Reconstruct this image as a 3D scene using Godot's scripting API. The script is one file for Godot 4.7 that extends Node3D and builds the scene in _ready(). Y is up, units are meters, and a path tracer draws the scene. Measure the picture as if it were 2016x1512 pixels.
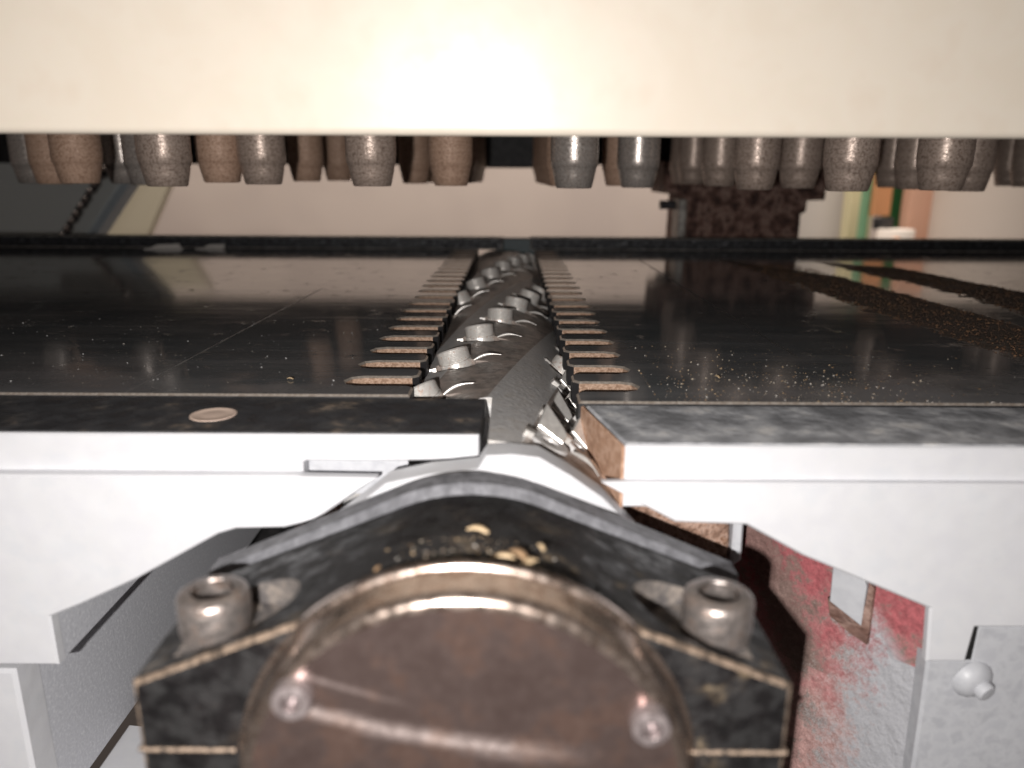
extends Node3D
# A jointer and planer photographed from the end of its cutter head: all lengths below are millimetres, S turns them into metres.
# x to the right, y up from the table surface, D away from the lens along the cutter axis (z = -D).

var S := 0.001
var M := {}
var used := {}
var rng := RandomNumberGenerator.new()
const AX := -7.0      # axis of the cutter head
const AY := -36.5
const CR := 36.0

# ------------------------------------------------------------------ naming
func numbered(called: String, parent: Node) -> String:
	var key := str(parent.get_instance_id()) + called
	var n: int = used.get(key, 0)
	used[key] = n + 1
	return called if n == 0 else "%s_%03d" % [called, n]

func tag(o: Node, label := "", category := "", group := "", kind := "") -> Node:
	if label: o.set_meta("label", label)
	if category: o.set_meta("category", category)
	if group: o.set_meta("group", group)
	if kind: o.set_meta("kind", kind)
	return o

func base(called: String, at := Vector3.ZERO) -> Node3D:
	var o := Node3D.new()
	o.name = numbered(called, self)
	o.position = at * 0.001
	add_child(o, true)
	return o

func obj(called: String, st: SurfaceTool, m: Material, parent: Node = self) -> MeshInstance3D:
	var o := MeshInstance3D.new()
	o.name = numbered(called, parent)
	o.mesh = st.commit()
	o.mesh.surface_set_material(0, m)
	parent.add_child(o, true)
	return o

func part(called: String, me: Mesh, parent: Node, t := Transform3D()) -> MeshInstance3D:
	var o := MeshInstance3D.new()
	o.name = numbered(called, parent)
	o.mesh = me
	o.transform = t
	parent.add_child(o, true)
	return o

# ------------------------------------------------------------------ shapes
func mb() -> SurfaceTool:
	var st := SurfaceTool.new()
	st.begin(Mesh.PRIMITIVE_TRIANGLES)
	return st

func tri(st: SurfaceTool, a: Vector3, b: Vector3, c: Vector3, na: Vector3, nb: Vector3, nc: Vector3, ua := Vector2.ZERO, ub := Vector2.ZERO, uc := Vector2.ZERO) -> void:
	if (b - a).cross(c - a).dot(na + nb + nc) > 0.0:
		var t := b; b = c; c = t
		t = nb; nb = nc; nc = t
		var u := ub; ub = uc; uc = u
	st.set_normal(na); st.set_uv(ua); st.add_vertex(a * S)
	st.set_normal(nb); st.set_uv(ub); st.add_vertex(b * S)
	st.set_normal(nc); st.set_uv(uc); st.add_vertex(c * S)

func quad(st: SurfaceTool, a: Vector3, b: Vector3, c: Vector3, d: Vector3, na: Vector3, nb: Vector3, nc: Vector3, nd: Vector3) -> void:
	tri(st, a, b, c, na, nb, nc)
	tri(st, a, c, d, na, nc, nd)

func flat4(st: SurfaceTool, a: Vector3, b: Vector3, c: Vector3, d: Vector3, n: Vector3, u0 := Vector2.ZERO, u1 := Vector2.ZERO, u2 := Vector2.ZERO, u3 := Vector2.ZERO) -> void:
	tri(st, a, b, c, n, n, n, u0, u1, u2)
	tri(st, a, c, d, n, n, n, u0, u2, u3)

func area(p: PackedVector2Array) -> float:
	var s := 0.0
	for i in p.size():
		s += p[i].cross(p[(i + 1) % p.size()])
	return s * 0.5

func edge_normals(p: PackedVector2Array) -> PackedVector2Array:
	var out := PackedVector2Array()
	var sg := signf(area(p))
	for i in p.size():
		var e := (p[(i + 1) % p.size()] - p[i]).normalized()
		out.append(Vector2(e.y, -e.x) * sg)
	return out

# outline p in the local x-y plane, front face at local z = 0, body back to z = -depth, front edges chamfered by ch
func prism(st: SurfaceTool, t: Transform3D, p: PackedVector2Array, depth: float, ch := 0.0, edge: SurfaceTool = null, back := true, uvk := 0.0025) -> void:
	var n := p.size()
	var en := edge_normals(p)
	var es := edge if edge else st
	var ins := PackedVector2Array()
	for i in n:
		var a := en[(i + n - 1) % n]
		var b := en[i]
		var m := (a + b)
		m = m / maxf(0.35, m.length_squared() * 0.5) if m.length_squared() > 0.01 else a
		ins.append(p[i] - m * ch)
	var N := t.basis.z.normalized()
	var tr := Geometry2D.triangulate_polygon(ins)
	var dn := Vector3(0, 0, -depth)
	for k in range(0, tr.size(), 3):
		var q := [ins[tr[k]], ins[tr[k + 1]], ins[tr[k + 2]]]
		var w := []
		for v in q: w.append(t * Vector3(v.x, v.y, 0))
		tri(st, w[0], w[1], w[2], N, N, N, q[0] * uvk, q[1] * uvk, q[2] * uvk)
	if back:
		var tb := Geometry2D.triangulate_polygon(p)
		for k in range(0, tb.size(), 3):
			tri(st, t * (Vector3(p[tb[k]].x, p[tb[k]].y, 0) + dn), t * (Vector3(p[tb[k + 1]].x, p[tb[k + 1]].y, 0) + dn), t * (Vector3(p[tb[k + 2]].x, p[tb[k + 2]].y, 0) + dn), -N, -N, -N)
	for i in n:
		var j := (i + 1) % n
		var e := en[i]
		var va := e
		var vb := e
		if en[(i + n - 1) % n].dot(e) > 0.8: va = (en[(i + n - 1) % n] + e).normalized()
		if en[j].dot(e) > 0.8: vb = (en[j] + e).normalized()
		var na := (t.basis * Vector3(va.x, va.y, 0)).normalized()
		var nb := (t.basis * Vector3(vb.x, vb.y, 0)).normalized()
		var a0 := t * Vector3(p[i].x, p[i].y, -ch)
		var b0 := t * Vector3(p[j].x, p[j].y, -ch)
		var a1 := t * Vector3(p[i].x, p[i].y, -depth)
		var b1 := t * Vector3(p[j].x, p[j].y, -depth)
		quad(st, a0, b0, b1, a1, na, nb, nb, na)
		if ch > 0.0:
			var ca := (na + N).normalized()
			var cb := (nb + N).normalized()
			quad(es, t * Vector3(ins[i].x, ins[i].y, 0), t * Vector3(ins[j].x, ins[j].y, 0), b0, a0, ca, cb, cb, ca)

func front(D: float) -> Transform3D:      # outline in (x, y), front face at distance D
	return Transform3D(Basis(), Vector3(0, 0, -D))

func top(y: float) -> Transform3D:        # outline in (x, D), top face at height y
	return Transform3D(Basis(Vector3(1, 0, 0), Vector3(0, 0, -1), Vector3(0, 1, 0)), Vector3(0, y, 0))

func pv(a: Array) -> PackedVector2Array:
	var o := PackedVector2Array()
	for v in a: o.append(Vector2(v[0], v[1]))
	return o

func sc(a: Array, k: float) -> PackedVector2Array:      # outline measured on a farther plane, brought to the plane where the part stands
	var o := PackedVector2Array()
	for v in a: o.append(Vector2(v[0] * k, (v[1] - 50.0) * k + 50.0))
	return o

func rect(x0: float, y0: float, x1: float, y1: float) -> PackedVector2Array:
	return PackedVector2Array([Vector2(x0, y0), Vector2(x1, y0), Vector2(x1, y1), Vector2(x0, y1)])

# a box with chamfered front edges: x0..x1, y0..y1, D0..D1
func box(st: SurfaceTool, x0: float, x1: float, y0: float, y1: float, D0: float, D1: float, ch := 0.0) -> void:
	prism(st, front(D0), rect(x0, y0, x1, y1), D1 - D0, ch)

# profile of (radius, height) pairs turned about the local y axis
func lathe(st: SurfaceTool, t: Transform3D, prof: Array, segs := 32, uneven := 0.0, tilt := []) -> void:
	var n := prof.size()
	var sn := []
	for i in n - 1:
		var e := Vector2(prof[i + 1][0] - prof[i][0], prof[i + 1][1] - prof[i][1]).normalized()
		sn.append(Vector2(e.y, -e.x))
	for i in n - 1:
		var q: Vector2 = sn[i]
		var n0 := q
		var n1 := q
		if i > 0 and sn[i - 1].dot(q) > 0.75: n0 = (sn[i - 1] + q).normalized()
		if i < n - 2 and sn[i + 1].dot(q) > 0.75: n1 = (sn[i + 1] + q).normalized()
		for k in segs:
			var w := []
			for kk in [k, k + 1]:
				var a: float = TAU * (kk % segs) / segs
				var wob: float = 1.0 + uneven * (sin(a * 3.0 + prof[i][1]) + sin(a * 7.0))
				var d := Vector3(cos(a), 0, sin(a))
				var s0: float = tilt[i] * d.z if tilt.size() else 0.0
				var s1: float = tilt[i + 1] * d.z if tilt.size() else 0.0
				w.append([t * (d * prof[i][0] * wob + Vector3(0, prof[i][1] - s0, 0)), t * (d * prof[i + 1][0] * wob + Vector3(0, prof[i + 1][1] - s1, 0)), (t.basis * (d * n0.x + Vector3(0, n0.y, 0))).normalized(), (t.basis * (d * n1.x + Vector3(0, n1.y, 0))).normalized()])
			quad(st, w[0][0], w[1][0], w[1][1], w[0][1], w[0][2], w[1][2], w[1][3], w[0][3])

# local y turned to the given direction
func along(at: Vector3, dir: Vector3, hint := Vector3(1, 0, 0)) -> Transform3D:
	var y := dir.normalized()
	var z := hint.cross(y).normalized()
	return Transform3D(Basis(y.cross(z), y, z), at)

func tube(st: SurfaceTool, pts: Array, radii: Array, segs := 8, squash := 1.0, upv := Vector3.UP) -> void:
	var rings := []
	for i in pts.size():
		var d: Vector3 = (pts[mini(i + 1, pts.size() - 1)] - pts[maxi(i - 1, 0)]).normalized()
		var s := d.cross(upv).normalized()
		var u := s.cross(d)
		var ring := []
		for k in segs:
			var a := TAU * k / segs
			var nn := s * cos(a) + u * sin(a)
			ring.append([pts[i] + (s * cos(a) + u * sin(a) * squash) * radii[i], nn])
		rings.append(ring)
	for i in pts.size() - 1:
		for k in segs:
			var j := (k + 1) % segs
			quad(st, rings[i][k][0], rings[i][j][0], rings[i + 1][j][0], rings[i + 1][k][0], rings[i][k][1], rings[i][j][1], rings[i + 1][j][1], rings[i + 1][k][1])
	for e in [0, pts.size() - 1]:
		var d: Vector3 = (pts[1] - pts[0]).normalized() * -1.0 if e == 0 else (pts[e] - pts[e - 1]).normalized()
		for k in range(1, segs - 1):
			tri(st, rings[e][0][0], rings[e][k][0], rings[e][k + 1][0], d, d, d)

# ------------------------------------------------------------------ materials
func ramp(cols: Array) -> Gradient:
	var g := Gradient.new()
	var o := PackedFloat32Array()
	var c := PackedColorArray()
	for e in cols:
		o.append(e[0])
		c.append(e[1])
	g.offsets = o
	g.colors = c
	return g

func noise(seed_: int, freq: float, cols: Array, size := 512, octaves := 4, normal := 0.0, kind := FastNoiseLite.TYPE_SIMPLEX_SMOOTH) -> NoiseTexture2D:
	var f := FastNoiseLite.new()
	f.seed = seed_
	f.noise_type = kind
	f.frequency = freq
	f.fractal_octaves = octaves
	f.fractal_gain = 0.6
	var t := NoiseTexture2D.new()
	t.width = size
	t.height = size
	t.seamless = true
	t.noise = f
	if normal > 0.0:
		t.as_normal_map = true
		t.bump_strength = normal
	elif cols.size(): t.color_ramp = ramp(cols)
	return t

func grey(a: float, b: float, lo := 0.3, hi := 0.7) -> Array:
	return [[lo, Color(a, a, a)], [hi, Color(b, b, b)]]

func mat(called: String, col: Color, rough: float, metal := 0.0, scale := 20.0) -> StandardMaterial3D:
	var m := StandardMaterial3D.new()
	m.resource_name = called
	m.albedo_color = col
	m.roughness = rough
	m.metallic = metal
	m.uv1_triplanar = true
	m.uv1_world_triplanar = true
	m.uv1_scale = Vector3.ONE * scale
	M[called] = m
	return m

func textured(m: StandardMaterial3D, albedo: Texture2D, rough: Texture2D = null, nrm: Texture2D = null, nscale := 1.0) -> StandardMaterial3D:
	if albedo:
		m.albedo_color = Color.WHITE
		m.albedo_texture = albedo
	if rough:
		m.roughness_texture = rough
		m.roughness = 1.0
	if nrm:
		m.normal_enabled = true
		m.normal_texture = nrm
		m.normal_scale = nscale
	return m

func C(r: float, g: float, b: float) -> Color:      # 0..255 as seen on a colour picker
	return Color(r / 255.0, g / 255.0, b / 255.0)

func materials() -> void:
	var fine := noise(3, 0.05, [], 512, 5, 6.0)
	var coarse := noise(4, 0.02, [], 512, 4, 5.0)
	var peel := noise(5, 0.012, [], 512, 2, 2.0)
	textured(mat("white_paint", Color.WHITE, 0.5, 0.0, 12.0), noise(10, 0.012, [[0.25, C(203, 203, 208)], [0.6, C(206, 206, 210)], [0.85, C(202, 203, 208)]], 512, 5), noise(11, 0.02, grey(0.35, 0.65)), peel, 0.35)
	textured(mat("grey_paint", Color.WHITE, 0.55, 0.0, 14.0), noise(12, 0.02, [[0.25, C(178, 179, 185)], [0.5, C(186, 187, 192)], [0.8, C(172, 173, 179)]], 512, 5), noise(13, 0.02, grey(0.4, 0.7)), peel, 0.5)
	textured(mat("cream_paint", Color.WHITE, 0.3, 0.0, 9.0), noise(14, 0.01, [[0.2, C(209, 198, 184)], [0.6, C(211, 201, 188)], [0.9, C(208, 196, 182)]], 512, 4), noise(15, 0.012, grey(0.33, 0.44)), noise(16, 0.012, [], 512, 2, 1.0), 0.25)
	textured(mat("black_iron", Color.WHITE, 0.5, 0.1, 11.0), noise(17, 0.013, [[0.3, C(20, 19, 20)], [0.66, C(27, 25, 26)], [0.78, C(46, 41, 37)], [0.9, C(104, 90, 72)]], 512, 5), noise(18, 0.03, grey(0.35, 0.8)), fine, 0.3)
	textured(mat("worn_lit_edge", Color.WHITE, 0.6, 0.2, 60.0), noise(19, 0.03, [[0.25, C(60, 52, 46)], [0.5, C(132, 114, 99)], [0.75, C(172, 151, 133)]], 256, 4), null, fine, 0.5)
	textured(mat("oversprayed_iron", Color.WHITE, 0.6, 0.0, 40.0), noise(20, 0.03, [[0.25, C(84, 84, 88)], [0.5, C(104, 104, 109)], [0.75, C(124, 124, 129)]], 256, 5), null, fine, 0.5)
	textured(mat("dusty_iron", Color.WHITE, 0.8, 0.0, 30.0), noise(64, 0.03, [[0.25, C(70, 66, 66)], [0.5, C(96, 90, 87)], [0.75, C(126, 116, 108)]], 256, 5), null, fine, 0.5)
	textured(mat("bolt_steel", Color.WHITE, 0.4, 0.75, 40.0), noise(21, 0.03, [[0.3, C(128, 121, 118)], [0.6, C(156, 147, 143)], [0.8, C(134, 116, 106)]], 256, 4), noise(22, 0.03, grey(0.28, 0.5)), fine, 0.35)
	textured(mat("cap_screw", Color.WHITE, 0.3, 0.6, 40.0), noise(23, 0.03, [[0.3, C(128, 118, 118)], [0.7, C(154, 144, 144)]], 256, 4), noise(24, 0.03, grey(0.2, 0.4)))
	textured(mat("cutter_steel", Color.WHITE, 0.5, 0.1, 20.0), noise(25, 0.015, [[0.25, C(186, 184, 184)], [0.55, C(200, 198, 198)], [0.8, C(190, 185, 181)]], 512, 5), noise(26, 0.03, grey(0.34, 0.5)), fine, 0.22)
	textured(mat("stained_steel", Color.WHITE, 0.4, 0.12, 20.0), noise(27, 0.012, [[0.25, C(132, 124, 119)], [0.5, C(160, 149, 143)], [0.75, C(176, 162, 154)]], 512, 5), noise(28, 0.03, grey(0.28, 0.5)), fine, 0.25)
	textured(mat("insert_steel", Color.WHITE, 0.3, 0.45, 60.0), noise(29, 0.03, [[0.3, C(222, 217, 212)], [0.7, C(238, 234, 230)], [0.85, C(196, 160, 142)]], 256, 4), noise(30, 0.03, grey(0.3, 0.46)), noise(31, 0.06, [], 256, 3, 4.0), 0.25)
	textured(mat("bright_steel", Color.WHITE, 0.35, 0.6, 60.0), noise(32, 0.03, [[0.3, C(208, 204, 200)], [0.7, C(232, 228, 224)]], 256, 3))
	textured(mat("polished_rim", Color.WHITE, 0.2, 0.95, 30.0), noise(62, 0.012, [[0.3, C(176, 156, 144)], [0.6, C(202, 186, 176)], [0.9, C(140, 116, 102)]], 512, 4), noise(63, 0.02, grey(0.16, 0.34)))
	mat("pale_plug", C(232, 206, 190), 0.55, 0.0)
	mat("dark_gap", C(14, 13, 14), 0.9)
	textured(mat("rusty_slot", Color.WHITE, 0.7, 0.3, 50.0), noise(33, 0.03, [[0.2, C(134, 106, 88)], [0.45, C(156, 128, 108)], [0.62, C(182, 156, 138)], [0.8, C(142, 112, 92)]], 512, 3), null, fine, 0.35)
	textured(mat("slot_edge", Color.WHITE, 0.35, 0.7, 60.0), noise(34, 0.04, [[0.3, C(186, 172, 160)], [0.7, C(226, 216, 206)]], 256, 3))
	textured(mat("rust_brown", Color.WHITE, 0.85, 0.1, 24.0), noise(35, 0.02, [[0.2, C(108, 82, 68)], [0.45, C(150, 120, 104)], [0.62, C(178, 150, 136)], [0.8, C(122, 90, 70)]], 512, 6), null, fine, 1.6)
	textured(mat("rust_orange", Color.WHITE, 0.85, 0.1, 30.0), noise(36, 0.02, [[0.2, C(150, 116, 96)], [0.45, C(170, 134, 110)], [0.7, C(188, 156, 136)]], 512, 4), null, fine, 0.4)
	for k in 3:      # pins: bare steel, half rusted, rusted
		var cols: Array = [
			[[0.2, C(150, 136, 128)], [0.42, C(178, 168, 162)], [0.6, C(206, 198, 193)], [0.8, C(160, 144, 134)]],
			[[0.2, C(126, 108, 98)], [0.42, C(170, 150, 138)], [0.6, C(206, 188, 177)], [0.8, C(148, 122, 108)]],
			[[0.2, C(128, 98, 80)], [0.42, C(182, 146, 124)], [0.6, C(212, 182, 162)], [0.8, C(150, 112, 90)]]][k]
		textured(mat(["pin_steel", "pin_worn", "pin_rusty"][k], Color.WHITE, 0.5, [0.5, 0.3, 0.12][k], 40.0), noise(40 + k, 0.03, cols, 512, 6), noise(44 + k, 0.03, grey([0.2, 0.26, 0.42][k], [0.42, 0.52, 0.8][k])), noise(48 + k, 0.045, [], 512, 5, 7.0), [0.12, 0.22, 0.4][k])
	textured(mat("dark_machine", Color.WHITE, 0.6, 0.2, 10.0), noise(52, 0.02, [[0.3, C(30, 29, 31)], [0.7, C(48, 46, 48)]], 512, 4))
	textured(mat("bar_black", Color.WHITE, 0.45, 0.3, 14.0), noise(53, 0.03, [[0.3, C(34, 34, 37)], [0.6, C(50, 50, 54)], [0.85, C(86, 86, 91)]], 512, 5), noise(54, 0.03, grey(0.3, 0.7)), fine, 0.6)
	textured(mat("bar_edge", Color.WHITE, 0.5, 0.4, 14.0), noise(55, 0.03, [[0.3, C(130, 126, 122)], [0.7, C(182, 177, 172)]], 256, 4))
	textured(mat("dirty_block", Color.WHITE, 0.75, 0.1, 6.0), noise(56, 0.02, [[0.25, C(66, 46, 42)], [0.5, C(118, 88, 78)], [0.68, C(162, 136, 126)], [0.82, C(92, 66, 58)]], 512, 6), null, fine, 1.0)
	textured(mat("table_front", Color.WHITE, 0.5, 0.1, 9.0), noise(57, 0.012, [[0.25, C(58, 58, 61)], [0.55, C(66, 66, 69)], [0.7, C(80, 78, 78)], [0.88, C(142, 126, 112)]], 512, 5), noise(58, 0.03, grey(0.4, 0.75)), fine, 0.12)
	textured(mat("table_front_dusty", Color.WHITE, 0.7, 0.0, 10.0), noise(59, 0.014, [[0.25, C(128, 129, 133)], [0.5, C(160, 161, 166)], [0.7, C(192, 193, 197)], [0.85, C(216, 214, 214)]], 512, 5), null, fine, 0.15)
	textured(mat("wall_paint", Color.WHITE, 0.9, 0.0, 1.0), noise(60, 0.006, [[0.3, C(186, 174, 168)], [0.7, C(194, 182, 175)]], 512, 3))
	textured(mat("speckled_grey", Color.WHITE, 0.6, 0.0, 18.0), noise(61, 0.09, [[0.3, C(192, 193, 200)], [0.6, C(198, 199, 206)], [0.8, C(214, 215, 220)]], 512, 4), null, fine, 0.08)
	for d in [["panel_dark", C(176, 180, 180)], ["panel_strip", C(150, 160, 168)], ["panel_olive", C(196, 188, 168)], ["chain_black", C(44, 42, 44)], ["shelf_white", C(196, 190, 186)], ["shelf_cream", C(214, 206, 168)], ["stripe_pale_green", C(120, 166, 130)], ["post_green", C(44, 112, 62)], ["wood_orange", C(206, 148, 104)], ["wood_pink", C(206, 164, 142)], ["jar_black", C(46, 44, 46)], ["label_white", C(232, 224, 216)], ["label_orange", C(232, 150, 84)], ["drum_grey", C(178, 168, 160)], ["teal_grey", C(88, 98, 102)], ["reflection_white", C(226, 220, 216)], ["wood_chip", C(186, 162, 130)], ["chip_dark", C(136, 110, 84)]]:
		var m := mat(d[0], d[1], 0.6)
		m.normal_enabled = true
		m.normal_texture = peel
		m.normal_scale = 0.4
	M["cream_paint"].metallic_specular = 0.42
	cover_material()

func noise_bytes(seed_: int, freq: float, w: int, h: int, octaves := 4) -> PackedByteArray:
	var f := FastNoiseLite.new()
	f.seed = seed_
	f.frequency = freq
	f.fractal_octaves = octaves
	f.fractal_gain = 0.6
	return f.get_image(w, h).get_data()

func stretched(seed_: int, freq: float, w: int, h: int, narrow: int, tall := false) -> PackedByteArray:
	var f := FastNoiseLite.new()
	f.seed = seed_
	f.frequency = freq
	f.fractal_octaves = 4
	f.fractal_gain = 0.65
	var im := f.get_image(w if tall else narrow, narrow if tall else h)
	im.resize(w, h, Image.INTERPOLATE_CUBIC)
	return im.get_data()

func picture(w: int, h: int, b: PackedByteArray, rgb_ := true) -> ImageTexture:
	return ImageTexture.create_from_image(Image.create_from_data(w, h, false, Image.FORMAT_RGB8 if rgb_ else Image.FORMAT_L8, b))

# the ground face of a table: dark oiled steel, worn and smeared; u runs along x, v along D, 400 mm each
func table_material(called: String, right: bool) -> void:
	var n := 1024
	var sd := 100 if right else 200
	var coarse := noise_bytes(sd, 0.006, n, n)
	var fine := noise_bytes(sd + 1, 0.08, n, n)
	var streak := stretched(sd + 2, 0.03, n, n, 96)          # smears across the table
	var blot := noise_bytes(sd + 3, 0.022, n, n, 5)
	var scratch := stretched(sd + 4, 0.16, n, n, 40)
	var col := PackedByteArray()
	var rou := PackedByteArray()
	col.resize(n * n * 3)
	rou.resize(n * n)
	for j in n:
		var D := 400.0 * j / n
		if D < 150.0: D += 400.0
		var lo1 := 133.0 + (420.0 - D) * 0.055
		var hi1 := lo1 + 38.0 - maxf(0.0, D - 400.0) * 0.4
		var lo2 := 186.0 + (461.0 - D) * 0.11 - maxf(0.0, 340.0 - D) * 0.2
		var hi2 := lo2 + 36.0 - maxf(0.0, D - 440.0) * 0.8
		var band_on := clampf((D - 190.0) / 70.0, 0.0, 1.0) * clampf((500.0 - D) / 60.0, 0.0, 1.0)
		for i in n:
			var k := j * n + i
			var x := 400.0 * i / n
			var c := coarse[k] / 255.0
			var f := fine[k] / 255.0
			var s := streak[k] / 255.0
			var b := blot[k] / 255.0
			var sc := scratch[k] / 255.0
			var v := (0.46 if right else 0.44) + 0.08 * (c - 0.5) + 0.10 * (s - 0.5) + 0.02 * (f - 0.5)
			var tint := 0.03 * (c - 0.4)
			var r := 0.05 + 0.12 * absf(s - 0.5) + 0.03 * c + 0.07 * absf(sc - 0.5)
			if b > 0.72 and f > 0.4:          # old stains
				v -= 0.05 * minf(1.0, (b - 0.72) * 8.0)
				r += 0.2 * minf(1.0, (b - 0.72) * 8.0)
			if f > 0.78: v += 0.04 * (f - 0.78) * 4.0
			var red := v + tint
			var green := v
			var blue := v + 0.006 - tint * 0.4
			if right:
				var w := (b - 0.5) * 14.0 + (f - 0.5) * 4.0
				var m := maxf(clampf(minf(x - lo1 + w, hi1 + w * 0.4 - x) / 2.5, 0.0, 1.0), clampf(minf(x - lo2 + w, hi2 + w * 0.4 - x) / 2.5, 0.0, 1.0)) * band_on
				m *= clampf(1.25 - 0.9 * f + (c - 0.5), 0.55, 1.0)
				red = lerpf(red, 0.31 + 0.16 * (f - 0.5), m)
				green = lerpf(green, 0.225 + 0.14 * (f - 0.5), m)
				blue = lerpf(blue, 0.165 + 0.10 * (f - 0.5), m)
				r = lerpf(r, 0.95, m)
				# overspray settled along the front edge
				var p := clampf((185.0 - D + (c - 0.5) * 40.0 + (x - 60.0) * 0.25) / 34.0, 0.0, 1.0) * clampf((x - 45.0) / 40.0, 0.0, 1.0)
				p *= 0.35 + 0.65 * f
				red = lerpf(red, 0.55, p * 0.7); green = lerpf(green, 0.55, p * 0.7); blue = lerpf(blue, 0.57, p * 0.7)
				r = lerpf(r, 0.7, p)
				if absf(x - 79.0 - (D - 480.0) * -0.012) < 0.35 and D > 215.0 and D < 490.0: red *= 0.4; green *= 0.4; blue *= 0.4; r = 0.7
			else:
				var e := 0.0
				e = clampf((192.0 - D + (c - 0.5) * 30.0) / 26.0, 0.0, 1.0) * (0.4 + 0.6 * f)
				red = lerpf(red, 0.33, e * 0.5); green = lerpf(green, 0.33, e * 0.5); blue = lerpf(blue, 0.35, e * 0.5)
				r = lerpf(r, 0.6, e)
				if absf(400.0 - x - 90.0 - (D - 250.0) * -0.026) < 0.3 and D > 172.0 and D < 350.0: red += 0.07; green += 0.065; blue += 0.06; r = 0.35
			var o := k * 3
			col[o] = clampi(int(red * 255.0), 0, 255)
			col[o + 1] = clampi(int(green * 255.0), 0, 255)
			col[o + 2] = clampi(int(blue * 255.0), 0, 255)
			rou[k] = clampi(int(r * 255.0), 8, 255)
	var m := StandardMaterial3D.new()
	m.resource_name = called
	m.albedo_texture = picture(n, n, col)
	m.roughness_texture = picture(n, n, rou, false)
	m.roughness = 1.0
	m.metallic = 0.0
	m.metallic_specular = 0.75
	M[called] = m

# the machined cover plate: brown, finely streaked, with a reflection painted on in pale bands; 80 mm of plate per turn of the texture
func cover_material() -> void:
	var n := 1024
	var a := noise_bytes(301, 0.006, n, n, 4)
	var b := noise_bytes(302, 0.03, n, n, 5)
	var f := noise_bytes(303, 0.15, n, n, 3)
	var g := stretched(304, 0.05, n, n, 24)
	var col := PackedByteArray()
	var rou := PackedByteArray()
	col.resize(n * n * 3)
	rou.resize(n * n)
	for j in n:
		for i in n:
			var k := j * n + i
			var x := (i - 512.0) / 12.8          # mm from the middle of the plate
			var y := (512.0 - j) / 12.8
			var c := a[k] / 255.0
			var d := b[k] / 255.0
			var e := f[k] / 255.0
			var h := g[k] / 255.0
			var v := 0.43 + 0.10 * (c - 0.5) + 0.04 * (d - 0.5) + 0.02 * (e - 0.5)
			var rust := clampf((c - 0.5) * 1.0, 0.0, 0.22)
			var r := 0.24 + 0.08 * (d - 0.5) + 0.08 * (h - 0.5)
			# a reflection painted as two pale, rougher streaks sloping down to the right
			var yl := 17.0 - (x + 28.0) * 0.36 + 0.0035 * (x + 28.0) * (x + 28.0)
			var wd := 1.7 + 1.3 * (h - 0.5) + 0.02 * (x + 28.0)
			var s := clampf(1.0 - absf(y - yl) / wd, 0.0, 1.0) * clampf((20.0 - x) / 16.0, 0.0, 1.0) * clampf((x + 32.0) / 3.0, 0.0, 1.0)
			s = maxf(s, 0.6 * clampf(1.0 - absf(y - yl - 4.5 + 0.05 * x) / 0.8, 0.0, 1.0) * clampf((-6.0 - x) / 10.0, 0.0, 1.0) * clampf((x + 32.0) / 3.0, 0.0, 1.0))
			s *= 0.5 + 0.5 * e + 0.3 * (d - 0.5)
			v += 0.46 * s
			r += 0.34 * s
			if e > 0.80: v += 0.18 * (e - 0.8) * 5.0
			var o := k * 3
			col[o] = clampi(int((v + 0.04 + rust * 0.10) * 255.0), 0, 255)
			col[o + 1] = clampi(int((v - 0.025 - rust * 0.02) * 255.0), 0, 255)
			col[o + 2] = clampi(int((v - 0.04 - rust * 0.10) * 255.0), 0, 255)
			rou[k] = clampi(int(r * 255.0), 20, 255)
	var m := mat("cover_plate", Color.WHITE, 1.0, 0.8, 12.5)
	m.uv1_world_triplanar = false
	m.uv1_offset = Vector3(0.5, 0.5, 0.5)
	textured(m, picture(n, n, col), picture(n, n, rou, false))

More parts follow.
